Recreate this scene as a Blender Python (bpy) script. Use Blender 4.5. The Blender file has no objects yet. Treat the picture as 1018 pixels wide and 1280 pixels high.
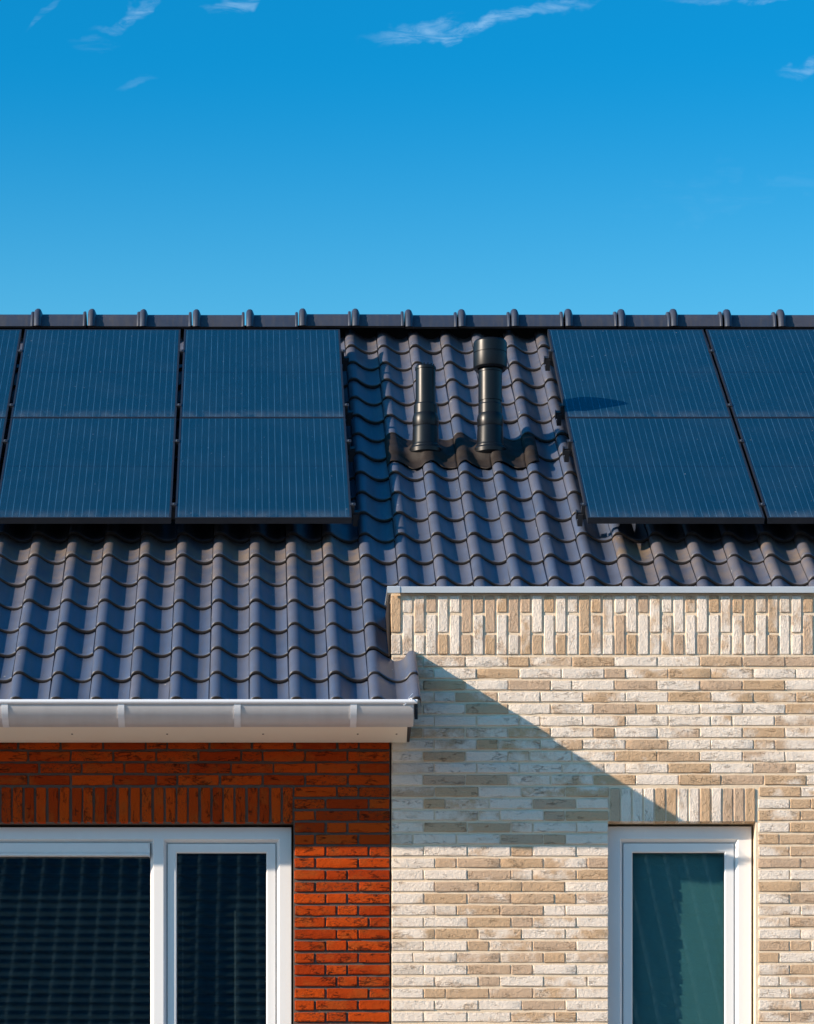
import bpy, bmesh, math, random
from mathutils import Vector, Matrix
random.seed(7)
SC = bpy.context.scene
COL = SC.collection

# ------------------------------------------------------------------ camera, world, sun, exposure
cam = bpy.data.cameras.new('camera'); cam_o = bpy.data.objects.new('camera', cam); COL.objects.link(cam_o)
cam_o.location = (0, -18.67, 1.6); cam_o.rotation_euler = (math.radians(90), 0, 0)
cam.sensor_fit = 'HORIZONTAL'; cam.sensor_width = 36; cam.lens = 157.12
cam.shift_x = 0.19155; cam.shift_y = 1.1886
cam.clip_start = 0.1; cam.clip_end = 3000
SC.camera = cam_o

SUNV = Vector((-2.65, -1.0, 1.015)).normalized()          # towards the sun
SUN_EL = math.asin(SUNV.z); SUN_AZ = math.atan2(SUNV.x, SUNV.y)
sl = bpy.data.lights.new('sun', 'SUN'); sl.energy = 5.0; sl.angle = math.radians(0.5); sl.color = (1.0, 0.82, 0.64)
so = bpy.data.objects.new('sun', sl); COL.objects.link(so); so.rotation_euler = SUNV.to_track_quat('Z', 'Y').to_euler()
so.location = (-20, -10, 20)
SC.view_settings.view_transform = 'Standard'; SC.view_settings.look = 'None'
SC.view_settings.gamma = 1; SC.view_settings.use_curve_mapping = False
SC.view_settings.exposure = 0.72

# ------------------------------------------------------------------ node helper
class NT:
    def __init__(s, tree): s.t = tree; s.n = tree.nodes; s.l = tree.links
    def node(s, typ, **kw):
        nd = s.n.new(typ)
        for k, v in kw.items(): setattr(nd, k, v)
        return nd
    def put(s, sock, v):
        if isinstance(v, bpy.types.NodeSocket): s.l.new(v, sock)
        elif v is not None:
            if hasattr(sock.default_value, '__len__') and not hasattr(v, '__len__'): v = (v,) * len(sock.default_value)
            if hasattr(v, '__len__') and len(v) == 3 and len(sock.default_value) == 4: v = (*v, 1)
            sock.default_value = v
    def math(s, op, a, b=None, c=None, clamp=False):
        nd = s.node('ShaderNodeMath', operation=op, use_clamp=clamp)
        for i, v in enumerate((a, b, c)):
            if v is not None: s.put(nd.inputs[i], v)
        return nd.outputs[0]
    def vmath(s, op, a, b=None):
        nd = s.node('ShaderNodeVectorMath', operation=op); s.put(nd.inputs[0], a)
        if b is not None: s.put(nd.inputs[3] if op == 'SCALE' else nd.inputs[1], b)
        return nd.outputs[0]
    def mix(s, f, a, b, blend='MIX'):
        nd = s.node('ShaderNodeMix', data_type='RGBA', blend_type=blend); nd.clamp_factor = True
        s.put(nd.inputs[0], f); s.put(nd.inputs[6], a); s.put(nd.inputs[7], b); return nd.outputs[2]
    def noise(s, vec, scale, detail=3, rough=0.55, dist=0.0):
        nd = s.node('ShaderNodeTexNoise'); s.put(nd.inputs['Vector'], vec); nd.inputs['Scale'].default_value = scale
        nd.inputs['Detail'].default_value = detail; nd.inputs['Roughness'].default_value = rough
        nd.inputs['Distortion'].default_value = dist; return nd.outputs[0]
    def scale(s, vec, sc):
        nd = s.node('ShaderNodeVectorMath', operation='MULTIPLY'); s.put(nd.inputs[0], vec); s.put(nd.inputs[1], sc); return nd.outputs[0]
    def ss(s, v, lo, hi):
        nd = s.node('ShaderNodeMapRange', interpolation_type='SMOOTHSTEP'); s.put(nd.inputs[0], v)
        nd.inputs[1].default_value = lo; nd.inputs[2].default_value = hi; return nd.outputs[0]
    def bump(s, h, strength=0.5, dist=0.01):
        nd = s.node('ShaderNodeBump'); s.put(nd.inputs['Height'], h); nd.inputs['Strength'].default_value = strength
        nd.inputs['Distance'].default_value = dist; return nd.outputs[0]

W = bpy.data.worlds.new('World'); SC.world = W; W.use_nodes = True
nt = NT(W.node_tree); nt.n.clear()
sky = nt.node('ShaderNodeTexSky', sky_type='NISHITA', sun_disc=False)
sky.sun_elevation = SUN_EL; sky.sun_rotation = SUN_AZ % (2 * math.pi)
sky.air_density = 1.0; sky.dust_density = 0.9; sky.ozone_density = 1.5
gm = nt.node('ShaderNodeHueSaturation'); gm.inputs['Saturation'].default_value = 1.50; gm.inputs['Hue'].default_value = 0.488
nt.l.new(sky.outputs[0], gm.inputs['Color'])
tc = nt.node('ShaderNodeTexCoord')
sep = nt.node('ShaderNodeSeparateXYZ'); nt.l.new(tc.outputs['Generated'], sep.inputs[0])
yy = nt.math('MAXIMUM', nt.math('ABSOLUTE', sep.outputs[1]), 0.02)
cu = nt.math('DIVIDE', sep.outputs[0], yy); cv = nt.math('DIVIDE', sep.outputs[2], yy)
cmb = nt.node('ShaderNodeCombineXYZ'); nt.l.new(cu, cmb.inputs[0]); nt.l.new(cv, cmb.inputs[1])
P = cmb.outputs[0]
front = nt.math('GREATER_THAN', sep.outputs[1], 0.0)
warp = nt.node('ShaderNodeTexNoise'); nt.l.new(P, warp.inputs['Vector']); warp.inputs['Scale'].default_value = 60; warp.inputs['Detail'].default_value = 4
fine = nt.noise(nt.scale(P, (0.55, 2.4, 1)), 120, 6, 0.66, 0.7)
cloud = None
# wisps of cirrus: (centre u, centre v, half length, half width, tilt, strength)
for (u0, v0, a, b, rot, st) in ((0.0655, 0.4105, 0.032, 0.0040, 0.20, 1.0), (0.048, 0.4080, 0.012, 0.0035, 0.45, .8), (-0.030, 0.4155, 0.016, 0.0034, 0.42, .75),
                                (-0.058, 0.4125, 0.007, 0.0018, 0.75, .45), (0.142, 0.4172, 0.024, 0.0022, 0.04, .8), (-0.004, 0.4164, 0.010, 0.003, 0.1, .7),
                                (0.158, 0.3990, 0.010, 0.0042, 0.35, .8), (-0.032, 0.3925, 0.006, 0.0020, 0.2, .28), (-0.044, 0.405, 0.007, 0.003, 0.2, .25),
                                (0.150, 0.364, 0.05, 0.008, 0.05, .10), (-0.01, 0.436, 0.05, 0.006, 0.2, .7), (0.2, 0.43, 0.05, 0.007, 0.1, .7), (-0.14, 0.40, 0.05, 0.006, 0.3, .7)):
    du = nt.math('SUBTRACT', cu, u0); dv = nt.math('SUBTRACT', cv, v0)
    wv = nt.math('MULTIPLY', nt.math('SUBTRACT', warp.outputs[0], 0.5), b * 5.0)
    a *= 0.85; b *= 0.50; st *= 0.44; c, s_ = math.cos(rot), math.sin(rot)
    pa = nt.math('ADD', nt.math('MULTIPLY', du, c), nt.math('MULTIPLY', dv, s_))
    pb = nt.math('ADD', nt.math('ADD', nt.math('MULTIPLY', dv, c), nt.math('MULTIPLY', du, -s_)), wv)
    d = nt.math('ADD', nt.math('POWER', nt.math('ABSOLUTE', nt.math('DIVIDE', pa, a)), 2.0), nt.math('POWER', nt.math('ABSOLUTE', nt.math('DIVIDE', pb, b)), 2.0))
    m = nt.math('MULTIPLY', nt.math('SUBTRACT', 1.0, nt.ss(d, 0.0, 1.9)), st)
    cloud = m if cloud is None else nt.math('MAXIMUM', cloud, m)
cl = nt.math('MULTIPLY', cloud, nt.ss(fine, 0.33, 0.74))
cl = nt.math('POWER', cl, 1.15)
cl = nt.math('MULTIPLY', nt.math('MULTIPLY', cl, front), 0.85, clamp=True)
skyc = nt.mix(1.0, gm.outputs[0], (0.30, 1.12, 1.08), 'MULTIPLY')
gmm = nt.node('ShaderNodeGamma'); nt.l.new(nt.vmath('SCALE', skyc, 0.25), gmm.inputs[0]); gmm.inputs[1].default_value = 1.32
skyc = nt.vmath('SCALE', gmm.outputs[0], 4.0)
hz = nt.math('SUBTRACT', 1.0, nt.ss(sep.outputs[2], 0.14, 0.375))      # paler air towards the horizon, the same all round
skyc = nt.mix(nt.math('MULTIPLY', hz, 0.92), skyc, (2.3, 4.65, 4.75))
ss_ = nt.node('ShaderNodeSeparateColor'); nt.l.new(skyc, ss_.inputs[0]); cs_ = nt.node('ShaderNodeCombineColor')
nt.l.new(ss_.outputs[0], cs_.inputs[0]); nt.l.new(nt.math('MINIMUM', ss_.outputs[1], nt.math('MULTIPLY', ss_.outputs[2], 0.68)), cs_.inputs[1]); nt.l.new(ss_.outputs[2], cs_.inputs[2]); skyc = cs_.outputs[0]
cc = nt.mix(cl, skyc, (3.6, 4.9, 6.0))
bg = nt.node('ShaderNodeBackground'); nt.put(bg.inputs[0], cc); bg.inputs[1].default_value = 0.125
wo = nt.node('ShaderNodeOutputWorld'); nt.l.new(bg.outputs[0], wo.inputs[0])

# ------------------------------------------------------------------ mesh builder
class MB:
    def __init__(s): s.v = []; s.f = []; s.m = []
    def add(s, vs, fs, mi=0):
        o = len(s.v); s.v += [tuple(v) for v in vs]
        for f in fs: s.f.append(tuple(i + o for i in f)); s.m.append(mi)
    def box(s, x0, x1, y0, y1, z0, z1, mi=0):
        s.add([(x0, y0, z0), (x1, y0, z0), (x1, y1, z0), (x0, y1, z0), (x0, y0, z1), (x1, y0, z1), (x1, y1, z1), (x0, y1, z1)],
              [(0, 3, 2, 1), (4, 5, 6, 7), (0, 1, 5, 4), (1, 2, 6, 5), (2, 3, 7, 6), (3, 0, 4, 7)], mi)
    def prism_x(s, prof, x0, x1, mi=0):                    # closed profile of (y, z) swept along x
        n = len(prof)
        s.add([(x0, y, z) for y, z in prof] + [(x1, y, z) for y, z in prof],
              [(i, (i + 1) % n, n + (i + 1) % n, n + i) for i in range(n)] + [tuple(range(n))[::-1], tuple(range(n, 2 * n))], mi)
    def lathe(s, prof, cx, cy, n=32, mi=0):                # (r, z) around a vertical axis
        k = len(prof); vs = []
        for r, z in prof:
            for j in range(n):
                a = 2 * math.pi * j / n; vs.append((cx + r * math.cos(a), cy + r * math.sin(a), z))
        fs = [(i * n + j, i * n + (j + 1) % n, (i + 1) * n + (j + 1) % n, (i + 1) * n + j) for i in range(k - 1) for j in range(n)]
        fs += [tuple(range(n))[::-1], tuple(range((k - 1) * n, k * n))]
        s.add(vs, fs, mi)
    def tube(s, pts, r, n=8, mi=0):
        pts = [Vector(p) for p in pts]; vs = []; fs = []
        for i, p in enumerate(pts):
            d = (pts[min(i + 1, len(pts) - 1)] - pts[max(i - 1, 0)]).normalized()
            a = d.orthogonal().normalized() if i == 0 else (pa - d * pa.dot(d)).normalized()
            pa = a; b = d.cross(a)
            for j in range(n):
                t = 2 * math.pi * j / n; vs.append(p + a * math.cos(t) * r + b * math.sin(t) * r)
        for i in range(len(pts) - 1):
            for j in range(n): fs.append((i * n + j, i * n + (j + 1) % n, (i + 1) * n + (j + 1) % n, (i + 1) * n + j))
        fs += [tuple(range(n))[::-1], tuple(range((len(pts) - 1) * n, len(pts) * n))]
        s.add(vs, fs, mi)
    def ring(s, x0, x1, z0, z1, prof, mi=0):               # profile (inset, y) swept round a rectangle, mitred
        vs = []; k = len(prof)
        for ins, y in prof: vs += [(x0 + ins, y, z0 + ins), (x1 - ins, y, z0 + ins), (x1 - ins, y, z1 - ins), (x0 + ins, y, z1 - ins)]
        fs = [(i * 4 + j, i * 4 + (j + 1) % 4, ((i + 1) % k) * 4 + (j + 1) % 4, ((i + 1) % k) * 4 + j) for i in range(k) for j in range(4)]
        s.add(vs, fs, mi)
    def slab(s, x0, x1, z0, z1, y0, y1, holes=(), mi=0):   # upright slab with rectangular holes, outer skin only
        xs = sorted({x0, x1, *[h[0] for h in holes], *[h[1] for h in holes]}); zs = sorted({z0, z1, *[h[2] for h in holes], *[h[3] for h in holes]})
        def solid(i, j):
            if not (0 <= i < len(xs) - 1 and 0 <= j < len(zs) - 1): return False
            cx = (xs[i] + xs[i + 1]) / 2; cz = (zs[j] + zs[j + 1]) / 2
            return not any(h[0] < cx < h[1] and h[2] < cz < h[3] for h in holes)
        for i in range(len(xs) - 1):
            for j in range(len(zs) - 1):
                if not solid(i, j): continue
                a, b, c, d = xs[i], xs[i + 1], zs[j], zs[j + 1]
                s.add([(a, y0, c), (b, y0, c), (b, y0, d), (a, y0, d)], [(0, 1, 2, 3)], mi)
                s.add([(a, y1, c), (b, y1, c), (b, y1, d), (a, y1, d)], [(3, 2, 1, 0)], mi)
                if not solid(i - 1, j): s.add([(a, y0, c), (a, y0, d), (a, y1, d), (a, y1, c)], [(0, 1, 2, 3)], mi)
                if not solid(i + 1, j): s.add([(b, y0, c), (b, y0, d), (b, y1, d), (b, y1, c)], [(3, 2, 1, 0)], mi)
                if not solid(i, j - 1): s.add([(a, y0, c), (b, y0, c), (b, y1, c), (a, y1, c)], [(3, 2, 1, 0)], mi)
                if not solid(i, j + 1): s.add([(a, y0, d), (b, y0, d), (b, y1, d), (a, y1, d)], [(0, 1, 2, 3)], mi)
    def mesh(s, name, mats, smooth=None, merge=True, off=(0, 0, 0)):
        me = bpy.data.meshes.new(name)
        me.from_pydata([(v[0] - off[0], v[1] - off[1], v[2] - off[2]) for v in s.v], [], s.f)
        for m in mats: me.materials.append(m)
        me.polygons.foreach_set('material_index', s.m)
        bm = bmesh.new(); bm.from_mesh(me)
        if merge: bmesh.ops.remove_doubles(bm, verts=bm.verts, dist=1e-5)
        bmesh.ops.recalc_face_normals(bm, faces=bm.faces); bm.to_mesh(me); bm.free()
        if smooth is not None:
            me.polygons.foreach_set('use_smooth', [True] * len(me.polygons)); me.set_sharp_from_angle(angle=math.radians(smooth))
        me.update(); return me

def tag(o, label=None, cat=None, group=None, kind=None):
    for k, v in (('label', label), ('category', cat), ('group', group), ('kind', kind)):
        if v: o[k] = v
    return o
def link(name, me, parent=None, loc=(0, 0, 0), rot=None):
    o = bpy.data.objects.new(name, me); COL.objects.link(o); o.location = loc
    if rot is not None: o.rotation_euler = rot
    if parent: o.parent = parent
    return o
def empty(name, loc, label, cat, group=None):
    o = bpy.data.objects.new(name, None); COL.objects.link(o); o.location = loc; o.empty_display_size = 0.2
    return tag(o, label, cat, group)
def part(name, mb, mats, parent, off=None, smooth=None, kind=None, label=None, bevel=0):
    off = off if off is not None else tuple(parent.location if parent.parent is None else parent.parent.location)
    o = link(name, mb.mesh(name, mats, smooth, off=off), parent)
    if bevel:
        b = o.modifiers.new('bevel', 'BEVEL'); b.width = bevel; b.segments = 2; b.limit_method = 'ANGLE'; b.harden_normals = False
    return tag(o, label, None, None, kind)

# ------------------------------------------------------------------ materials
def new_mat(name):
    m = bpy.data.materials.new(name); m.use_nodes = True; t = NT(m.node_tree)
    return m, t, t.n['Principled BSDF']
def coords(t, rnd=True):
    c = t.node('ShaderNodeTexCoord').outputs['Object']
    oi = t.node('ShaderNodeObjectInfo')
    if rnd: c = t.vmath('ADD', c, t.vmath('SCALE', (7.3, 3.1, 5.7), t.math('MULTIPLY', oi.outputs['Random'], 9.0)))
    return c, oi
def simple(name, col, rough=0.5, metal=0.0, var=0.08, scale=8, bump=0.0, spec=0.5, stretch=(1, 1, 1)):
    m, t, b = new_mat(name); c, oi = coords(t)
    n = t.noise(t.scale(c, stretch), scale, 5, 0.6)
    k = t.math('ADD', 1.0 - var, t.math('MULTIPLY', n, 2 * var))
    t.put(b.inputs['Base Color'], t.mix(1.0, col, t_rgb(t, k), 'MULTIPLY'))
    t.put(b.inputs['Roughness'], t.math('ADD', rough - 0.06, t.math('MULTIPLY', n, 0.12)))
    b.inputs['Metallic'].default_value = metal; b.inputs['Specular IOR Level'].default_value = spec
    if bump: t.put(b.inputs['Normal'], t.bump(t.noise(c, scale * 12, 4), 0.5, bump))
    return m
def t_rgb(t, k):
    cb = t.node('ShaderNodeCombineColor')
    for i in range(3): t.put(cb.inputs[i], k)
    return cb.outputs[0]

def brick_mat(name, pale, islands=False):
    m, t, b = new_mat(name); c, oi = coords(t, not islands)
    if islands:
        isl = t.node('ShaderNodeNewGeometry').outputs['Random Per Island']
        rnd = t.math('FRACT', t.math('MULTIPLY', isl, 17.31)); tan = t.math('MULTIPLY', isl, 1.05)
    else:
        rnd = oi.outputs['Random']; sp = t.node('ShaderNodeSeparateColor'); t.l.new(oi.outputs['Color'], sp.inputs[0]); tan = sp.outputs[0]
    big = t.noise(t.scale(c, (1, 0.3, 1.6)), 7 if pale else 9, 2, 0.5)
    mid = t.noise(c, 55, 4, 0.65, 0.5); fin = t.noise(c, 260, 4, 0.7)
    crease = t.noise(t.scale(c, (0.45, 1, 1.7)), 34, 3, 0.6, 0.7)
    ridge = t.math('ABSOLUTE', t.math('SUBTRACT', crease, 0.5))          # thin folded creases of hand-thrown clay
    fold = t.math('SUBTRACT', 1.0, t.ss(ridge, 0.0, 0.030 if pale else 0.048))
    where = t.ss(t.noise(t.scale(c, (1, 1, 2)), 11, 2), 0.53, 0.64)
    fold = t.math('MULTIPLY', fold, where)
    if pale:
        f = t.math('ADD', t.math('MULTIPLY', t.math('SUBTRACT', big, 0.5), 2.4), tan)
        f = t.math('ADD', f, t.math('MULTIPLY', t.math('SUBTRACT', mid, 0.5), 0.7))
        f = t.ss(f, 0.20, 0.85)
        tanc = t.mix(t.ss(rnd, 0.2, 0.9), (0.58, 0.395, 0.245), (0.51, 0.365, 0.255))
        whc = t.mix(t.ss(rnd, 0.0, 1.0), (0.84, 0.725, 0.615), (0.75, 0.645, 0.545))
        col = t.mix(f, whc, tanc)
        if not islands: col = t.mix(t.math('MULTIPLY', sp.outputs[2], 0.6), col, (0.52, 0.44, 0.36))
        crease_tint = t.math('MULTIPLY', fold, 0.13)  # creases tinted slightly darker brown
        col = t.mix(crease_tint, col, (0.20, 0.13, 0.08))
        col = t.mix(t.math('MULTIPLY', t.ss(mid, 0.62, 0.78), 0.14), col, (0.33, 0.23, 0.15))
    else:
        col = t.mix(t.ss(rnd, 0.0, 1.0), (0.49, 0.062, 0.005), (0.28, 0.028, 0.003))
        col = t.mix(t.math('MULTIPLY', t.ss(big, 0.50, 0.72), 0.45), col, (0.34, 0.080, 0.014))
        smut = t.ss(t.math('ADD', t.noise(t.scale(c, (1, 1, 2.2)), 40, 4, 0.7, 1.5), t.math('MULTIPLY', t.math('SUBTRACT', tan, 0.5), 0.16)), 0.575, 0.67)
        col = t.mix(t.math('MULTIPLY', smut, 0.85), col, (0.07, 0.025, 0.012))
        col = t.mix(t.math('MULTIPLY', fold, 0.75), col, (0.035, 0.014, 0.008))
    k = t.math('ADD', 0.80, t.math('ADD', t.math('MULTIPLY', fin, 0.26), t.math('MULTIPLY', rnd, 0.14)))
    col = t.mix(1.0, col, t_rgb(t, k), 'MULTIPLY')
    t.put(b.inputs['Base Color'], col); b.inputs['Roughness'].default_value = 0.95; b.inputs['Specular IOR Level'].default_value = 0.10
    h = t.math('ADD', t.math('MULTIPLY', mid, 0.55), t.math('MULTIPLY', fin, 0.22))
    h = t.math('ADD', h, t.math('MULTIPLY', t.noise(t.scale(c, (0.5, 1, 1.3)), 70, 3, 0.6, 1.2), 0.5))
    h = t.math('SUBTRACT', h, t.math('MULTIPLY', fold, 0.55 if pale else 0.9))
    t.put(b.inputs['Normal'], t.bump(h, 1.0, 0.0085 if pale else 0.0060))
    return m
def mortar_mat(name, a, bb):
    m, t, b = new_mat(name); c, oi = coords(t, False)
    n = t.noise(c, 9, 4); f = t.noise(c, 300, 3, 0.7)
    t.put(b.inputs['Base Color'], t.mix(1.0, t.mix(n, a, bb), t_rgb(t, t.math('ADD', 0.8, t.math('MULTIPLY', f, 0.4))), 'MULTIPLY'))
    b.inputs['Roughness'].default_value = 0.95; b.inputs['Specular IOR Level'].default_value = 0.2
    t.put(b.inputs['Normal'], t.bump(t.math('ADD', f, t.noise(c, 60, 3)), 0.6, 0.003)); return m
def tile_mat(name='glazed_clay_tile', k_=1.0):
    m, t, b = new_mat(name); c, oi = coords(t)
    sp = t.node('ShaderNodeSeparateColor'); t.l.new(oi.outputs['Color'], sp.inputs[0])
    n = t.noise(c, 9, 5, 0.6); f = t.noise(c, 160, 3, 0.6); st = t.noise(t.scale(c, (6, 0.7, 1)), 7, 4, 0.6)
    col = t.mix(t.ss(oi.outputs['Random'], 0.0, 1.0), (0.058 * k_, 0.078 * k_, 0.128 * k_), (0.084 * k_, 0.093 * k_, 0.130 * k_))
    col = t.mix(t.math('MULTIPLY', t.ss(st, 0.40, 0.75), 0.45), col, (0.088, 0.080, 0.078))
    col = t.mix(t.math('MULTIPLY', t.math('MULTIPLY', sp.outputs[2], t.ss(n, 0.25, 0.65)), 0.75), col, (0.150, 0.112, 0.082))
    col = t.mix(1.0, col, t_rgb(t, t.math('ADD', t.math('ADD', 0.72, t.math('MULTIPLY', sp.outputs[0], 0.22)), t.math('MULTIPLY', n, 0.40))), 'MULTIPLY')
    spot = t.ss(t.noise(c, 34, 2, 0.4), 0.765, 0.80)
    col = t.mix(t.math('MULTIPLY', spot, 0.55), col, (0.55, 0.54, 0.50))
    t.put(b.inputs['Base Color'], col)
    t.put(b.inputs['Roughness'], t.math('ADD', 0.31, t.math('MULTIPLY', n, 0.16))); b.inputs['Specular IOR Level'].default_value = 0.6 * k_
    t.put(b.inputs['Normal'], t.bump(t.math('ADD', t.math('MULTIPLY', f, 0.3), t.math('MULTIPLY', n, 1.2)), 0.35, 0.0025)); return m
def pv_mat():
    m, t, b = new_mat('solar_cell_glass'); c, oi = coords(t, False)
    cr, _ = coords(t, True)
    sx = t.node('ShaderNodeSeparateXYZ'); t.l.new(c, sx.inputs[0])
    pitch = 0.0389
    d = t.math('ABSOLUTE', t.math('SUBTRACT', t.math('FRACT', t.math('DIVIDE', sx.outputs[0], pitch)), 0.5))
    line = t.math('SUBTRACT', 1.0, t.ss(d, 0.025, 0.065))
    wob = t.ss(t.noise(t.scale(cr, (26, 3.0, 1)), 1.0, 3, 0.6), 0.30, 0.72)
    dash = t.ss(t.noise(t.scale(cr, (26, 12, 1)), 1.0, 4, 0.75), 0.58, 0.78)
    line = t.math('MULTIPLY', line, t.math('ADD', 0.22, t.math('ADD', t.math('MULTIPLY', wob, 0.40), t.math('MULTIPLY', dash, 0.55))))
    cell = t.math('ABSOLUTE', t.math('SUBTRACT', t.math('FRACT', t.math('DIVIDE', sx.outputs[1], 0.1605)), 0.5))
    cl = t.math('SUBTRACT', 1.0, t.ss(cell, 0.0, 0.012))
    mid = t.math('SUBTRACT', 1.0, t.ss(t.math('ABSOLUTE', t.math('SUBTRACT', sx.outputs[1], 0.825)), 0.003, 0.009))
    n = t.noise(cr, 3.2, 5, 0.65); sp = t.noise(cr, 130, 3, 0.7)
    col = t.mix(n, (0.003, 0.028, 0.058), (0.006, 0.034, 0.066))
    col = t.mix(t.math('MULTIPLY', cl, 0.25), col, (0.006, 0.018, 0.045))
    col = t.mix(t.math('MULTIPLY', mid, 0.8), col, (0.004, 0.012, 0.03))
    col = t.mix(t.math('MULTIPLY', line, 0.62), col, (0.10, 0.24, 0.38))
    dust = t.math('MULTIPLY', t.math('SUBTRACT', 1.0, t.ss(sx.outputs[1], 0.01, 0.16)), t.ss(t.noise(t.scale(cr, (9, 2.5, 1)), 1.6, 5, 0.7), 0.3, 0.7))
    col = t.mix(t.math('MULTIPLY', dust, 0.17), col, (0.26, 0.27, 0.28))
    speck = t.ss(t.noise(cr, 45, 2, 0.5), 0.75, 0.80)
    col = t.mix(t.math('MULTIPLY', speck, 0.5), col, (0.45, 0.47, 0.48))
    col = t.mix(t.math('MULTIPLY', t.ss(n, 0.4, 0.8), 0.02), col, (0.22, 0.24, 0.26))
    t.put(b.inputs['Base Color'], col)
    t.put(b.inputs['Roughness'], t.math('ADD', 0.10, t.math('MULTIPLY', sp, 0.10)))
    b.inputs['Specular IOR Level'].default_value = 0.42
    return m
def glass_mat():
    m, t, b = new_mat('window_glass'); t.n.remove(b)
    out = t.n['Material Output']; c, oi = coords(t)
    tr = t.node('ShaderNodeBsdfTransparent'); tr.inputs[0].default_value = (0.80, 0.90, 0.91, 1)
    gl = t.node('ShaderNodeBsdfGlossy'); gl.inputs['Roughness'].default_value = 0.014; gl.inputs[0].default_value = (1, 1, 1, 1)
    t.put(gl.inputs['Normal'], t.bump(t.noise(c, 1.1, 1), 0.02, 0.01))
    fr = t.node('ShaderNodeLayerWeight'); fr.inputs[0].default_value = 0.5
    mx = t.node('ShaderNodeMixShader'); t.put(mx.inputs[0], t.math('ADD', t.math('MULTIPLY', t.math('POWER', fr.outputs['Facing'], 5.0), 0.9), 0.075))
    t.l.new(tr.outputs[0], mx.inputs[1]); t.l.new(gl.outputs[0], mx.inputs[2]); t.l.new(mx.outputs[0], out.inputs[0]); return m

M_RED = brick_mat('red_handmade_brick', False); M_PALE = brick_mat('pale_handmade_brick', True)
M_REDI = brick_mat('red_brickwork', False, True); M_PALEI = brick_mat('pale_brickwork', True, True)
M_MRED = mortar_mat('grey_mortar', (0.105, 0.080, 0.068), (0.14, 0.11, 0.095)); M_MPALE = mortar_mat('sand_mortar', (0.80, 0.65, 0.47), (0.72, 0.58, 0.43))
M_TILE = tile_mat(); M_RIDGE = tile_mat('dark_ridge_tile', 0.62); M_NOSE = simple('raw_tile_edge', (0.020, 0.014, 0.013), 0.6, var=0.3, scale=30)
M_PV = pv_mat(); M_PVF = simple('black_anodised_frame', (0.014, 0.016, 0.022), 0.42, 0.0, 0.2, 20)
M_RAIL = simple('black_mounting_rail', (0.020, 0.021, 0.026), 0.45, 0.0, 0.2, 20); M_CLAMP = simple('steel_clamp', (0.30, 0.33, 0.36), 0.35, 0.8, 0.2, 30)
M_WHITE = simple('white_window_paint', (0.75, 0.75, 0.75), 0.32, 0.0, 0.03, 3, 0.0004, stretch=(1, 1, 1))
M_GUT = simple('grey_white_gutter', (0.50, 0.49, 0.50), 0.38, 0.0, 0.13, 3.0, stretch=(4.0, 1, 0.7)); M_LIP = simple('white_gutter_bead', (0.72, 0.74, 0.78), 0.30, 0, 0.05, 5)
M_FASC = simple('cream_fascia_board', (0.86, 0.785, 0.66), 0.5, 0.0, 0.04, 2.5, 0.0003, stretch=(0.5, 1, 4))
M_CAP = simple('light_grey_aluminium_trim', (0.52, 0.56, 0.60), 0.38, 0.15, 0.05, 3)
M_PIPE = simple('black_plastic_pipe', (0.005, 0.006, 0.008), 0.36, 0.0, 0.25, 9, spec=0.28); M_LEAD = simple('dark_lead_sheet', (0.022, 0.016, 0.013), 0.65, 0.0, 0.35, 14, 0.003, spec=0.22)
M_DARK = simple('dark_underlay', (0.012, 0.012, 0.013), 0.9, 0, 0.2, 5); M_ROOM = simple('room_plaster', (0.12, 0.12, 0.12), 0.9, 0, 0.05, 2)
M_OPP = simple('dark_far_tile', (0.048, 0.088, 0.11), 0.34, 0, 0.3, 4); M_GLASS = glass_mat(); M_SLAT = simple('dark_blind_slat', (0.008, 0.012, 0.014), 0.5, 0, 0.12, 6, spec=0.2); M_BLIND = simple('green_grey_roller_blind', (0.085, 0.20, 0.20), 0.85, 0, 0.06, 5, 0.0006)
M_CORD = simple('grey_cord', (0.30, 0.32, 0.33), 0.7); M_SCREW = simple('dull_screw', (0.22, 0.20, 0.17), 0.5, 0.5)
M_LAWN = simple('mown_grass', (0.05, 0.085, 0.025), 0.9, 0, 0.35, 1.2, 0.02); M_PAVE = simple('sandy_concrete_paving', (0.38, 0.34, 0.29), 0.9, 0, 0.15, 2, 0.004)
M_ROAD = simple('asphalt', (0.055, 0.055, 0.055), 0.9, 0, 0.15, 4, 0.006)

# ------------------------------------------------------------------ ground
def struct(name, mb, mats):
    return tag(link(name, mb.mesh(name, mats)), kind='structure')
g = MB(); g.add([(-900, -900, 0), (900, -900, 0), (900, 900, 0), (-900, 900, 0)], [(0, 1, 2, 3)]); struct('ground', g, [M_LAWN])
g = MB(); g.box(-60, 60, -9.0, -0.003, -0.2, 0.12); struct('bounce_paving', g, [M_PAVE])  # unseen pale paving run up to the walls to bounce light onto the soffit
g = MB(); g.add([(-60, -15.8, 0.006), (60, -15.8, 0.006), (60, -9.0, 0.006), (-60, -9.0, 0.006)], [(0, 1, 2, 3)]); struct('road', g, [M_ROAD])
g = MB(); g.box(-60, 60, -19.8, -15.8, -0.2, 0.12); struct('front_path', g, [M_PAVE])

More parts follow.
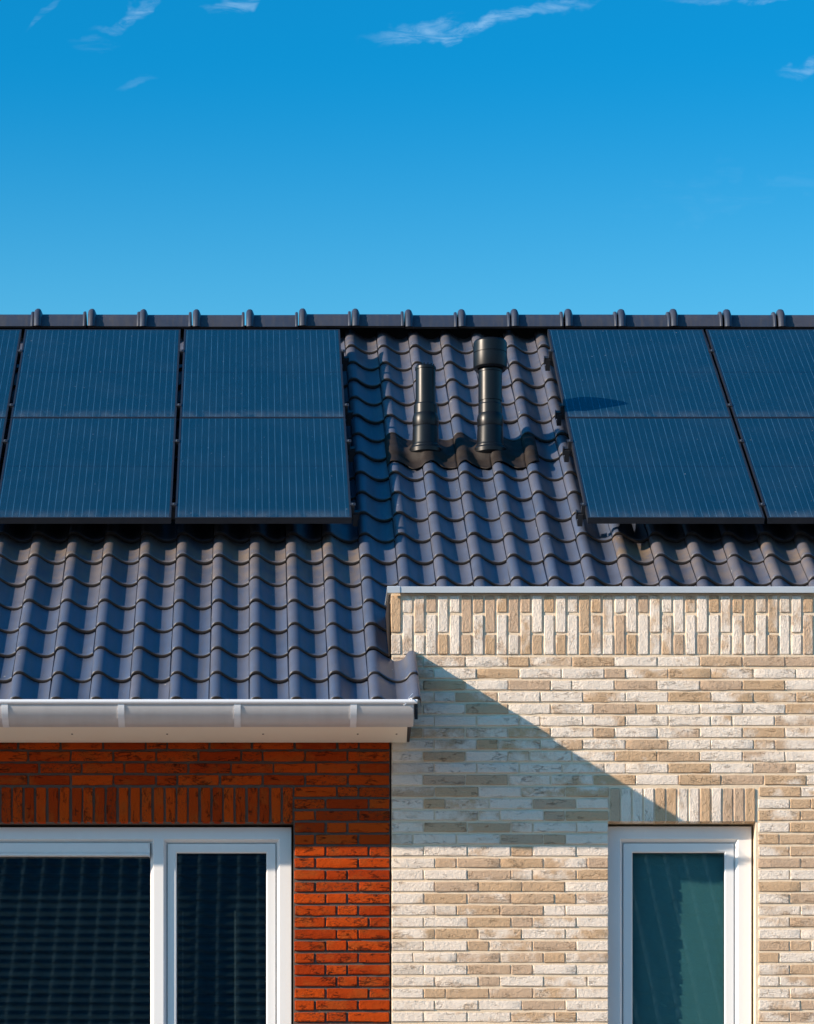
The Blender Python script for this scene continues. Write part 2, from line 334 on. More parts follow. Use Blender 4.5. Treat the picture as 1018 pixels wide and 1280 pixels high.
# ------------------------------------------------------------------ houses
PX, KW = 0.735, 238.0
def wx(px): return (px - 314) / KW
def wz(py): return 1.6 + (1850 - py) / KW
red = empty('red_brick_house', (PX - 3.6, 0, 0), 'orange red brick house with pantile roof, white gutter and wide white window', 'house')
pale = empty('pale_brick_house', (PX + 3.6, 0, 0), 'cream and tan brick house on the right with flat parapet and one narrow white window', 'house')
RX0, RX1 = PX - 7.2, PX - 0.0035
PX0, PX1 = PX + 0.0035, PX + 7.2
RWIN = (-3.30, 0.221, 3.60, 5.054); PWIN = (1.878, 2.649, 3.55, 5.058)
ROFF = tuple(red.location); POFF = tuple(pale.location)
PTOP = 6.258

MR, MP = 0.0105, 0.0056   # mortar depth behind brick faces
w = MB(); w.slab(RX0, RX1, 0, 5.80, MR, 0.30, [(RWIN[0] - .003, RWIN[1] + .003, RWIN[2] - .003, RWIN[3] + .003)])
w.box(RX0, RX0 + .3, .302, 9.0, 0, 5.62); w.box(RX0 + .302, RX1, 8.7, 9.0, 0, 5.62); w.box(RX1 - .1, RX1, .302, 8.698, 0, 5.62)
w.add([(x, y, z) for x in (RX0, RX0 + .2) for y, z in ((.0, 5.805), (8.4, 5.805), (4.2, 8.80))], [(0, 1, 2), (3, 5, 4), (0, 3, 4, 1), (1, 4, 5, 2), (2, 5, 3, 0)])
red_wall = part('wall', w, [M_MRED], red)
w = MB(); w.slab(PX0, PX1, 0, PTOP, MP, 0.30, [(PWIN[0] - .003, PWIN[1] + .003, PWIN[2] - .003, PWIN[3] + .003)])
w.box(PX1 - .3, PX1, .302, 9.0, 0, 5.62); w.box(PX0, PX1 - .302, 8.7, 9.0, 0, 5.62); w.box(PX0, PX0 + .1, .302, 8.698, 0, 5.62)
w.add([(x, y, z) for x in (PX1 - .2, PX1 - .002) for y, z in ((.32, 5.805), (8.4, 5.805), (4.2, 8.70))], [(0, 1, 2), (3, 5, 4), (0, 3, 4, 1), (1, 4, 5, 2), (2, 5, 3, 0)])
pale_wall = part('wall', w, [M_MPALE], pale)

def brick_mesh(name, L, H, mat, seed, depth=0.05):
    r = random.Random(seed); nx = max(4, int(L / 0.035)); nz = 4
    vs = []; idx = {}
    tilt = r.uniform(-.0012, .0012); bow = r.uniform(-.002, .002)
    for i in range(nx + 1):
        for j in range(nz + 1):
            u = i / nx; v = j / nz
            ew = 0.0028
            xs = [0, ew] + [L * k / nx for k in range(2, nx - 1)] + [L - ew, L]
            zs = [0, ew] + [H / 2] + [H - ew, H]
            x = xs[i] - L / 2; z = zs[j] - H / 2
            edge = i in (0, nx) or j in (0, nz); corner = i in (0, nx) and j in (0, nz)
            y = r.uniform(-.0014, .0014) + tilt * (u - .5) * 2
            if edge: y += 0.0030; x += r.uniform(-.0022, .0022) * (i in (0, nx)); z += r.uniform(-.0019, .0019) + bow * math.sin(u * math.pi)
            if corner: x *= 1 - 0.0046 / L * 2; z *= 1 - 0.0040 / H * 2; y += .0015
            idx[i, j] = len(vs); vs.append((x, y, z))
    m = MB(); fs = [(idx[i, j], idx[i + 1, j], idx[i + 1, j + 1], idx[i, j + 1]) for i in range(nx) for j in range(nz)]
    per = [(i, 0) for i in range(nx)] + [(nx, j) for j in range(nz)] + [(i, nz) for i in range(nx, 0, -1)] + [(0, j) for j in range(nz, 0, -1)]
    b0 = len(vs)
    for k in per: v = vs[idx[k]]; vs.append((v[0], depth, v[2]))
    n = len(per)
    for a in range(n): fs.append((idx[per[a]], b0 + a, b0 + (a + 1) % n, idx[per[(a + 1) % n]]))
    m.add(vs, fs); return m.mesh(name, [mat], 24, merge=False)
COURSE = 14.82 / KW
LEN = {'S': 53.3 / KW, 'T': 39.6 / KW, 'H': 26.6 / KW}
VAR = {}
def brick_var(kind, L, H, mat, pale_):
    key = (kind, pale_, round(L, 2))
    if key not in VAR: VAR[key] = [brick_mesh('brick', L, H, mat, hash((kind, pale_, k)) & 0xffff if False else (ord(kind[0]) * 31 + k * 7 + (5000 if pale_ else 0) + int(L * 1000)), 0.05) for k in range(6)]
    return random.choice(VAR[key])
TONE = {'w': (0.02, 0, 0.0), 'g': (0.30, 0, 0.6), 'm': (0.50, 0, 0.0), 't': (1.10, 0, 0.0), 'd': (1.40, 0, 0.2)}
def place_brick(name, parent, off, cx, cz, me, tone=None, rot=0.0, yj=0.0018):
    o = link(name, me, parent, (cx - off[0], random.uniform(-yj, yj) - off[1], cz - off[2]), (random.uniform(-.006, .006), rot + random.uniform(-.005, .005) + (math.pi if random.random() < .5 and not rot else 0), 0))
    c = TONE[tone] if tone else (random.random(), 0, 0)
    o.color = (c[0] + random.uniform(-.08, .08) if tone else c[0], random.random(), c[2], 1); return o

HB = 0.0495
def course(y_i, x0, toks, pale_, xend=None, rev=False):
    L = [LEN[k[0]] for k in toks]; tot = sum(L); sc = 1.0
    if xend is not None: sc = (xend - x0) / tot
    x = x0; joint = 0.0065 if pale_ else 0.0105
    par, off, mat = (pale_wall, POFF, M_PALE) if pale_ else (red_wall, ROFF, M_RED)
    for k, l in zip(toks, L):
        l *= sc; bl = l - joint + (random.uniform(-.002, .002))
        me = brick_var(k[0], LEN[k[0]] - joint, HB if pale_ else 0.0485, mat, pale_)
        o = place_brick('brick', par, off, x + l / 2 - (joint / 2 if False else 0), y_i, me, k[1] if pale_ else None)
        o.scale = (bl / (LEN[k[0]] - joint), 1, 1 + random.uniform(-.03, .03))
        x += l
def cz(i): return wz(826.8 + 14.82 * i)
FULL = """Tm Sm Sw Ht Sm St Sw Sw St St St
Sg Sw St Sw Sw Ht Sm St Sm Sw Sw
Tg Sd Sw St Hw Sw St Sw St St Sw
Sw Hw St Sw Sw Sm Sw St Sm Sm St
Tg Sw Sd Sw Sm St Ht Sw Sw Sm Sm
Sw Sw Sw Hw Sw Sm Sw Sw Hm Sw Sm
Tt Sm Sm Sm Sw Ht Sw Sm Sw St Sw
Sg Sm Ht Sm Sm Sw St Sw Sw Hm Sm
Tw Sd Sw Hm Sw Sw St St Sw Sm Sw
Sg Sw Sw Sw Sm Hw Sw St Sw St Sw
Tw Sd Sd Sm Sm St Sw St St St Hm""".split('\n')
LEFT = """Sm St Sw Sm Sm|St Sw
Tw Ht Sm Sw Sd Tw|Tw Ht St
Sw Sm Hw Sw Ht Sd|Sm St
Tw Sd St Hm Sw Tw|Tw St
Hg Sw Sw Sd Ht Sw|Ht St
Tw Sw Sw Ht Sw Tw|Tm St
Sw Ht St St Sm Ht|St St
Tw Sw St Hm Sm Tt|Tw Sw
Sw St St St Sw|St Sg
Tw St Sm St Ht Tm|Tm St
Sm Hg St St Hw Sw|Sm Sw
Tw Sw St Ht Sm Tw|Tm St
Sm St Sm Sw Sm|Sw Sm
Tg Sw Ht Sm St Tw|Tt Ht Sw
Hw Sw Sm Sm Ht Sm|Ht Sw
Tg Sw St Ht Sw Tw|Tm St
Sw Sm Ht Sw Sm Hw|Hw Sm
Tw Ht St St Sm Tw|Tw Sm
Sw Sw Sw St Sw|Sm St
Tw Sw Sw Sm Ht Tw|Tm Sm""".split('\n')
XL = wx(489.3)
random.seed(11)
ends_full = []; ends_right = []
for i, s in enumerate(FULL):
    course(cz(i), XL, s.split(), True); ends_full.append(XL + sum(LEN[k[0]] for k in s.split()))
for i, s in enumerate(LEFT):
    a, b = s.split('|')
    course(cz(11 + i), XL, a.split(), True, xend=PWIN[0] - 0.001 + .0032)
    course(cz(11 + i), wx(948.7) - (.0025 if i else 0), b.split(), True); ends_right.append(wx(948.7) + sum(LEN[k[0]] for k in b.split()))
# soldier bricks: parapet band (alternating long and short), over the narrow window, over the wide window
TOPS = 'tmmtwwtttttttwtwmdmmwttwwwtwtmtdgmgmt'
TOPS = 't m m t w w t t t t t t w t w m d m m w m t w w w t w t m t d g m g m t'.split()
BOTS = 'g w w w t w t w t w g m t w t w t m w t t w w m t w t w w m w w t w w m'.split()
def soldier(par, off, mat, cx, z0, z1, wd, tone, pale_):
    l = z1 - z0; me = brick_var('V' + ('%.2f' % l), l, wd, mat, pale_)
    return place_brick('soldier_brick', par, off, cx, (z0 + z1) / 2, me, tone, rot=math.pi / 2 * random.choice((1, -1)))
z_t, z_b = wz(744.5), wz(817.8)
for k in range(36):
    cx = wx(488.9 + 14.74 * k + 6.2)
    if k % 2 == 0: zm0, zm1 = wz(790.2), wz(793.4)
    else: zm0, zm1 = wz(765.2), wz(768.6)
    soldier(pale_wall, POFF, M_PALE, cx, zm0, z_t, 0.0500, TOPS[k], True)
    soldier(pale_wall, POFF, M_PALE, cx, z_b, zm1, 0.0500, BOTS[k], True)
for k, tn in enumerate('twwwttwwtwttt'):
    soldier(pale_wall, POFF, M_PALE, wx(763.4 + 14.08 * k + 6.0), wz(1027.2), wz(985.5), 0.0500, tn, True)
for k in range(27):
    soldier(red_wall, ROFF, M_RED, wx(365.6 - 14.67 * k - 6.0), wz(1027.5), wz(984.5), 0.0495, None, False)
# red brick courses: pier right of the window, rows above it (from the party joint leftwards)
RXR = wx(488.2)
PIER = 'SHT TSH HST THS HST TSH HST THS HST THS SHT TSH SHT THS HST THS SHT TSH HST THS'.split()
for i, s in enumerate(PIER):
    course(cz(11 + i), wx(367.3), [k + 'r' for k in s], False, xend=RXR)
ABOVE = ['THSSSSHSSS', 'SSSHSSSSSS', 'TSSSSSHSSS', 'SSSSSHSSSS']
ends_above = []
for i, s in enumerate(ABOVE):
    tot = sum(LEN[k] for k in s); course(cz(7 + i), RXR - tot, [k + 'r' for k in reversed(s)], False); ends_above.append(RXR - tot)

def brickwork(name, par, off, mat, mats_rects, pale_):
    m = MB(); r = random.Random(5 if pale_ else 6); j = 0.0075 if pale_ else .0105
    for (i0, i1, x0, x1) in mats_rects:
        for i in range(i0, i1):
            z = cz(i); 
            if z < 0.05: break
            xa = x0(i) if callable(x0) else x0; xb = x1(i) if callable(x1) else x1
            x = xa
            while x < xb - 0.03:
                l = LEN[r.choice('SSSSH')]
                if x + l > xb - 0.05: l = xb - x
                m.box(x + j / 2, x + l - j / 2, r.uniform(-.001, .001), .05, z - HB / 2, z + HB / 2); x += l
    return part(name, m, [mat], par, off=off, kind='stuff')
brickwork('brickwork', pale_wall, POFF, M_PALEI, [(0, 11, lambda i: ends_full[i], PX1), (11, 31, lambda i: ends_right[i - 11], PX1), (31, 38, XL, PWIN[0] + .002), (31, 38, PWIN[1] - .002, PX1), (38, 100, XL, PX1)], True)
brickwork('brickwork', red_wall, ROFF, M_REDI, [(7, 11, RX0, lambda i: ends_above[i - 7]), (11, 14, RX0, wx(365.6 - 14.67 * 27)), (14, 37, RX0, RWIN[0] + .002), (31, 37, wx(367.3), RXR), (37, 100, RX0, RXR)], False)

# parapet trim, side flashing
c = MB(); zc0, zc1 = wz(742.4), wz(734.6)
c.prism_x([(-.028, zc0), (-.022, zc0), (-.020, zc1 - .006), (.31, zc1 - .020), (.31, zc1 - .012), (-.026, zc1), (-.030, zc1 - .004)], wx(499.5), PX1)
part('parapet_trim', c, [M_CAP], pale, label='light grey metal edge trim along the parapet top')
c = MB(); c.prism_x([(-.031, zc0 - .001), (-.022, zc0 - .001), (-.020, zc1 - .004), (.31, zc1 - .018), (.31, zc1 - .008), (-.027, zc1 + .002), (-.033, zc1 - .003)], wx(484.2), wx(499.8))
part('trim_end', c, [M_CAP], pale)
c = MB(); c.box(PX - .012, PX - .004, .004, .45, wz(820), wz(743)); part('side_flashing', c, [M_LEAD], pale)

# ------------------------------------------------------------------ roof
TH = math.radians(35.5); CT, ST = math.cos(TH), math.sin(TH)
R0 = Vector((0, -0.55, 5.596)); U = Vector((0, CT, ST)); N = Vector((0, -ST, CT))
TW, TL, AMP, LT, LIFT, THK = 0.2045, 0.330, 0.051, 0.405, 0.0262, 0.0205
XJ = 0.606
PRO = [(0, .50), (.015, .66), (.045, .82), (.09, .94), (.14, .99), (.18, 1.0), (.225, .97), (.28, .88), (.335, .73), (.40, .54), (.47, .355), (.54, .20), (.61, .09), (.68, .025), (.745, .0), (.81, .02), (.87, .085), (.92, .18), (.955, .265), (.975, .32), (.982, .20), (1.0, .17), (1.02, .17)]
def prof(u):
    if u <= 0: return PRO[0][1]
    for (a, ha), (b, hb) in zip(PRO, PRO[1:]):
        if u <= b: return ha + (hb - ha) * (u - a) / (b - a)
    return PRO[-1][1]
def tile_geo(m, us, y1=LT, X=0.0, hfun=prof, rside=False, frame=None):
    """top skin, rounded nose, underside lip and left edge of one pantile; local x across, y up the slope, z normal"""
    frame = frame or (lambda x, y, z: (x, y, z))
    ys = [(0.0, -.0095), (0.0030, -.0038), (0.0085, -.0008), (0.016, 0.0), (y1, 0.0)]
    n = len(us); top = []
    for y, dz in ys:
        for u in us: top.append(frame(X + u * TW, y, (hfun(u) - 1) * AMP - LIFT * y / LT + dz))
    fs = [(r * n + i, r * n + i + 1, (r + 1) * n + i + 1, (r + 1) * n + i) for r in range(len(ys) - 1) for i in range(n - 1)]
    m.add(top, fs[:n - 1], 1); m.add(top[n:], fs[:3 * (n - 1)], 0)
    bot = [frame(X + u * TW, y, (hfun(u) - 1) * AMP - LIFT * y / LT - THK) for y in (0.0015, 0.10) for u in us]
    m.add([frame(X + u * TW, 0.0, (hfun(u) - 1) * AMP - .0095) for u in us] + bot, [(n + i, n + i + 1, i + 1, i) for i in range(n - 1)] + [(2 * n + i, 2 * n + i + 1, n + i + 1, n + i) for i in range(n - 1)], 1)
    for ui, on in ((us[0], True), (us[-1], rside)):
        if not on: continue
        x = X + ui * TW; k = THK * (1.6 if ui == us[-1] and rside else 1.0); h = (hfun(ui) - 1) * AMP
        m.add([frame(x, y, h - LIFT * y / LT + dz) for y, dz in ys] + [frame(x, y, h - LIFT * y / LT - k) for y, dz in ys], [(i, i + 1, 6 + i, 5 + i) for i in range(4)], 0)
US = [p[0] for p in PRO]
def tmesh(us, y1=LT, hf=prof, rs=False):
    m = MB(); tile_geo(m, us, y1, 0, hf, rs); return m.mesh('roof_tile', [M_TILE, M_NOSE], 42)
T_FULL = tmesh(US); T_TOP = tmesh(US, 0.375); T_HALF = tmesh([u for u in US if u <= .61] , 0.37)
def vprof(u):
    if u <= 1.0: return prof(u) if u < .955 else .265 + (u - .955) * 4.5
    t = (u - 1.0)
    tab = [(0, .467), (.04, .72), (.08, .90), (.13, .98), (.18, 1.0), (.22, .97), (.255, .86), (.275, .62), (.28, .2)]
    for (a, ha), (b, hb) in zip(tab, tab[1:]):
        if t <= b: return ha + (hb - ha) * (t - a) / (b - a)
    return .2
UV_ = [u for u in US if u < 1.0] + [1.0, 1.04, 1.08, 1.13, 1.18, 1.22, 1.255, 1.275, 1.28]
T_VERGE = tmesh(UV_, 0.37, vprof, True); T_VERGE2 = tmesh(UV_, 0.325, vprof, True)

def plane_pt(x, t, h=0.0): return Vector((x, R0.y, R0.z)) + U * t + N * h
TR = 5.92                                        # slope length to the ridge
def roof_deck(par, x0, x1, tstart, off, name='roof'):
    m = MB(); a = plane_pt(0, tstart, -.075); b = plane_pt(0, TR - .02, -.075); a2 = plane_pt(0, tstart, -.14); b2 = plane_pt(0, TR - .02, -.14)
    m.prism_x([(a.y, a.z), (b.y, b.z), (b2.y, b2.z), (a2.y, a2.z)], x0, x1, 0)
    yr = b.y; m.prism_x([(yr + .003, b.z), (2 * yr + .6, a.z - .1), (2 * yr + .6, a.z - .2), (yr + .003, b2.z)], x0, x1, 1)
    return part(name, m, [M_DARK, M_TILE], par, off=off)
red_roof = roof_deck(red, RX0, PX - .001, 0.12, ROFF); pale_roof = roof_deck(pale, PX + .001, PX1, 1.08, POFF)
random.seed(21)
def put_tile(n, k, par, off, me, name='roof_tile', dx=0.0):
    p = plane_pt(XJ + k * TW + dx, n * TL, 0)
    o = link(name, me, par, (p.x - off[0] + random.uniform(-.0016, .0016), p.y - off[1], p.z - off[2] + random.uniform(-.0010, .0026)), (TH + random.uniform(-.004, .003), random.uniform(-.012, .012), random.uniform(-.006, .006)))
    br = 0.0; x = XJ + k * TW
    if n in (5, 6) and (x < 0.55 or x > 1.85): br = 1.0 if n == 6 else 0.75
    elif n == 4 and (x < .55 or x > 1.85): br = 0.3
    elif n >= 13 and .5 < x < 2: br = 0.35 + (.3 if n == 17 else 0)
    if n == 6 and 1.9 < x < 2.2: br = 1.5
    o.color = (random.random(), random.random(), br * random.uniform(.7, 1.1), 1); return o
for n in range(18):
    for k in range(-15, 1):
        me = T_TOP if n == 17 else T_FULL
        if k == 0 and n == 0: me = T_VERGE
        if k == 0 and n == 1: me = T_VERGE2
        if k == 0 and n in (2, 3): me = T_HALF
        put_tile(n, k, red_roof, ROFF, me)
    if n < 4: continue
    for k in range(1, 20):
        if n == 11 and k in (1, 2, 3, 4): continue
        put_tile(n, k, pale_roof, POFF, T_TOP if n == 17 else T_FULL)
def tile_field(par, off, ks, ns):
    m = MB()
    for n in ns:
        for k in ks:
            o = XJ + k * TW
            tile_geo(m, US[::2] + [US[-1]], 0.30 if n == 17 else LT, 0, frame=lambda x, y, z, n=n, o=o: plane_pt(o + x, n * TL + y, z))
    return part('roof_tile_field', m, [M_TILE, M_NOSE], par, off=off, kind='stuff', smooth=42)
tile_field(red_roof, ROFF, range(-33, -15), range(18)); tile_field(pale_roof, POFF, range(20, 33), range(4, 18))

# ridge: capping tiles with a raised collar, on a dark ridge roll
YR = plane_pt(0, TR).y
def ridge_mesh():
    m = MB(); base = [(-.112, 9.010), (-.103, 9.045), (-.085, 9.080), (-.055, 9.103), (-.02, 9.115), (.02, 9.115), (.055, 9.103), (.085, 9.080), (.103, 9.045), (.112, 9.010)]
    zc = 9.03
    def sec(x, s): return [(x, YR + y * s, zc + (z - zc) * (1 + (s - 1) * 1.25)) for y, z in base]
    xs = [(0, 1.0), (.0, 1.17), (.006, 1.27), (.016, 1.33), (.030, 1.33), (.040, 1.27), (.048, 1.10), (.052, 1.0), (.315, 1.0), (.3155, 1.13), (.321, 1.17), (.330, 1.17), (.333, 1.13), (.3335, .95)]
    vs = []; n = len(base)
    for x, s in xs: vs += sec(x, s)
    m.add(vs, [(r * n + i, r * n + i + 1, (r + 1) * n + i + 1, (r + 1) * n + i) for r in range(len(xs) - 1) for i in range(n - 1)], 0)
    m.add([(0.0, YR - .108, 9.012), (.335, YR - .108, 9.012), (.335, YR - .10, 9.002), (0, YR - .10, 9.002)], [(0, 1, 2, 3)], 1)
    return m.mesh('ridge_tile', [M_RIDGE, M_NOSE], 35)
RM = ridge_mesh()
for k in range(-22, 22):
    x = (440.5 - 314) / 193.6 + k * 0.3412
    par, off = (red_roof, ROFF) if x + .17 < PX else (pale_roof, POFF)
    o = link('ridge_tile', RM, par, (x - off[0], -off[1] + random.uniform(-.003, .003), -off[2] + random.uniform(-.002, .002)), (random.uniform(-.0003, .0003), random.uniform(-.0006, .0006), 0)); o.color = (0, 0, 0, 1)
for par, off, a, b in ((red_roof, ROFF, RX0, PX - .001), (pale_roof, POFF, PX + .001, PX1)):
    m = MB(); m.prism_x([(YR + .055, 8.95), (YR + .05, 9.05), (YR + .07, 9.075), (YR + .09, 9.05), (YR + .10, 8.95)], a, b); part('ridge_roll', m, [M_DARK], par, off=off)

# verge board under the last tiles on the party line
m = MB(); a = plane_pt(0, .02, -.045); b = plane_pt(0, .66, -.045)
m.prism_x([(a.y, a.z), (-.004, b.z - .01), (-.004, b.z - .10), (a.y, a.z - .085)], .836, .852); part('verge_board', m, [M_NOSE], red)

# gutter, brackets, fascia, soffit
GX1 = .828
def gutter_prof(o=0.0):
    return [(-.596 - o, 5.556), (-.592 - o, 5.535), (-.578 - o, 5.508 - o), (-.556 - o * .7, 5.486 - o), (-.528, 5.469 - o), (-.500, 5.4605 - o), (-.462, 5.4585 - o)]
m = MB(); out = gutter_prof(); inn = [(-.462, 5.462), (-.499, 5.464), (-.526, 5.4725), (-.553, 5.489), (-.575, 5.5105), (-.589, 5.537), (-.593, 5.556)]
m.prism_x(out + [(-.4535, 5.4585), (-.4535, 5.535), (-.457, 5.535)] + inn, RX0, GX1 - .003)
gut = part('gutter', m, [M_GUT], red, smooth=28)
m = MB(); m.prism_x([(-.594, 5.556), (-.576, 5.509), (-.554, 5.487), (-.499, 5.4600), (-.454, 5.458), (-.454, 5.54)], GX1 - .003, GX1 + .002); part('end_cap', m, [M_GUT], gut)
m = MB(); m.tube([(RX0, -.598, 5.5575), (.846, -.598, 5.5575)], .0115, 14); part('front_bead', m, [M_LIP], gut, smooth=40, label='bright rolled front edge of the gutter')
bm_ = MB(); gp = gutter_prof(.004); gi = gutter_prof(.0005)
bm_.prism_x(gp + gi[::-1], -.0165, .0165); BR = bm_.mesh('bracket', [M_LIP], 30)
for k in range(-10, 4):
    x = -1.254 + .592 * k
    if k > 3 or x > .6 or x < RX0: continue
    link('bracket', BR, gut, (x - ROFF[0], -ROFF[1], -ROFF[2]))
link('bracket', BR, gut, (.521 - ROFF[0], 0, 0)) if False else None
m = MB(); zs_ = 5.4715; m.add([(RX0, -.450, zs_), (.802, -.450, zs_), (.817, -.006, zs_), (RX0, -.006, zs_), (RX0, -.450, zs_ + .012), (.802, -.450, zs_ + .012), (.817, -.006, zs_ + .012), (RX0, -.006, zs_ + .012)],
      [(0, 3, 2, 1), (4, 5, 6, 7), (0, 1, 5, 4), (1, 2, 6, 5), (2, 3, 7, 6), (3, 0, 4, 7)]); fas = part('soffit_board', m, [M_FASC], red, bevel=.0015, label='cream board under the eave with small screws')
m = MB(); m.add([(.803, -.445, zs_ + .003), (.823, -.445, zs_ + .003), (.832, -.006, zs_ + .003), (.8185, -.006, zs_ + .003), (.803, -.445, 5.53), (.823, -.445, 5.53), (.832, -.006, 5.60), (.8185, -.006, 5.60)],
      [(0, 3, 2, 1), (4, 5, 6, 7), (0, 1, 5, 4), (1, 2, 6, 5), (2, 3, 7, 6), (3, 0, 4, 7)]); part('shaded_end_piece', m, [M_NOSE], red)  # end piece coloured dark, standing in for the shaded gap beside the soffit
sm = MB(); vs = []
for r, z in ((.0, -.0025), (.005, -.002), (.006, 0)):
    for j in range(8): vs.append((r * math.cos(j * math.pi / 4), 2.2 * r * math.sin(j * math.pi / 4), z))
sm.add(vs, [(i * 8 + j, i * 8 + (j + 1) % 8, i * 8 + 8 + (j + 1) % 8, i * 8 + 8 + j) for i in range(2) for j in range(8)]); SCR = sm.mesh('screw', [M_SCREW])
for px in (90, 209, 329, 447.5, 496): link('screw', SCR, fas, ((px - 314) / 241.0 - ROFF[0], -.22, zs_ - .0002))
m = MB(); pts = [(.795 + .022 * math.sin(a * .6), -.610 + .010 * math.cos(a), 5.555 + .017 * math.sin(a)) for a in [x * .4 for x in range(-4, 9)]]
m.tube(pts, .0022, 6); pts2 = [(.800, -.600, 5.572), (.808, -.592, 5.583), (.818, -.575, 5.598), (.825, -.56, 5.606)]; m.tube(pts2, .002, 6); part('tie_wire', m, [M_LIP], gut, smooth=60)

# ------------------------------------------------------------------ windows
def window(par, off, rect, holes, name, label, glass_holes):
    x0, x1, z0, z1 = rect; g_ = .008
    fx0, fx1, fz0, fz1 = x0 + .004, x1 - g_, z0 + .02, z1 - .011
    m = MB(); m.slab(fx0, fx1, fz0, fz1, .080, .1145, holes)
    fr = part('frame', m, [M_WHITE], wn_parent[0], off=off)
    return fr
def make_window(house, off, label, rect, comps):
    """comps: list of (x0,x1,z0,z1,kind) holes in the frame face"""
    x0, x1, z0, z1 = rect
    fx0, fx1, fz0, fz1 = x0 + .003, x1 - .008, z0 + .015, z1 - .011
    m = MB(); m.slab(fx0, fx1, fz0, fz1, .080, .125, [c[:4] for c in comps])
    win = part('window', m, [M_WHITE], house, off=off, label=label, bevel=.002)
    s = MB()
    for c in comps: s.ring(c[0] - .0005, c[1] + .0005, c[2] - .0005, c[3] + .0005, [(0, .0815), (.0175, .1145), (.0175, .1255), (0, .1255)])
    part('rebate', s, [M_WHITE], win, off=off)
    # hairline joints where head and jambs meet
    for c in comps:
        a0, a1, b0, b1 = c[0] + .0175, c[1] - .0175, c[2] + .0175, c[3] - .0175
        if c[4] == 'sash':
            s = MB(); s.ring(a0 + .002, a1 - .002, b0 + .002, b1 - .002, [(0, .128), (0, .102), (.043, .102), (.049, .110), (.049, .128)])
            part('sash', s, [M_WHITE], win, off=off, bevel=.0012)
            s = MB(); s.ring(a0 + .050, a1 - .050, b0 + .050, b1 - .050, [(0, .111), (0, .120), (.003, .120), (.003, .111)]); part('glazing_seal', s, [M_DARK], win, off=off)
            g0, g1, h0, h1 = a0 + .050, a1 - .050, b0 + .050, b1 - .050
        else:
            g0, g1, h0, h1 = a0 + .0006, a1 - .0006, b0 + .0006, b1 - .0006
        s = MB(); s.box(g0, g1, .121, .1235, h0, h1); part('pane', s, [M_GLASS], win, off=off)
    s = MB(); s.box(fx0, fx1, -.03, .079, z0 - .02, z0 + .014); part('sill', s, [M_WHITE], win, off=off)
    return win
FZ0, FZ1 = PWIN[2] + .015, PWIN[3] - .011
pw = make_window(pale, POFF, 'narrow single casement in white frame', PWIN, [(wx(777.6), 2.641 - .071, 3.64, FZ1 - .0665, 'sash')])
b_ = MB(); b_.box(PWIN[0] + .02, PWIN[1] - .02, .154, .156, 3.6, PWIN[3] + .03); part('roller_blind', b_, [M_BLIND], pw, off=POFF)
mull0, mull1 = -.515, -.461
rw = make_window(red, ROFF, 'wide white framed window with fixed pane and casement', RWIN,
                 [(-3.23, -2.00, 3.69, RWIN[3] - .011 - .0645, 'fixed'), (-1.945, mull0, 3.69, RWIN[3] - .011 - .0645, 'fixed'), (mull1, .213 - .064, 3.69, RWIN[3] - .011 - .0645, 'sash')])
m = MB(); ztop = 4.963
m.prism_x([(.119, ztop), (.092, ztop), (.088, ztop - .006), (.086, ztop - .052), (.080, ztop - .060), (.080, ztop - .070), (.119, ztop - .070)], -1.925, -.540); gr = part('ventilation_grille', m, [M_WHITE], rw, off=ROFF, bevel=.001)
m = MB(); m.prism_x([(.119, ztop + .001), (.090, ztop + .001), (.084, ztop - .006), (.082, ztop - .054), (.077, ztop - .061), (.077, ztop - .074), (.119, ztop - .074)], -.540, -.534); part('grille_end', m, [M_WHITE], rw, off=ROFF)
# venetian blinds behind the wide window
sl_ = MB(); sl_.add([(-.5, -.022, -.010), (.5, -.022, -.010), (.5, -.008, .0005), (-.5, -.008, .0005), (.5, .010, .006), (-.5, .010, .006), (.5, .024, .007), (-.5, .024, .007)], [(0, 1, 2, 3), (3, 2, 4, 5), (5, 4, 6, 7)])
SLM = sl_.mesh('blind_slat', [M_SLAT])
random.seed(3)
for xa, xb in ((-1.95, -.505), (-.475, .175)):
    z = 4.93
    while z > 3.72:
        o = link('blind_slat', SLM, rw, ((xa + xb) / 2 - ROFF[0], .215, z), (random.uniform(.42, .50), random.uniform(-.0008, .0008), 0)); o.scale = (xb - xa, 1, 1); z -= .0455
cd = MB()
for x in (-.362, -.085): cd.tube([(x, .188, 4.62), (x, .188, 3.7)], .0009, 5)
part('blind_cord', cd, [M_CORD], rw, off=ROFF)
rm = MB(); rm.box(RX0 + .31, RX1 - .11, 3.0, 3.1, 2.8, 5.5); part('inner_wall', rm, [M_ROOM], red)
rm = MB(); rm.box(PX0 + .11, PX1 - .31, 3.0, 3.1, 2.8, 5.5); part('inner_wall', rm, [M_ROOM], pale)

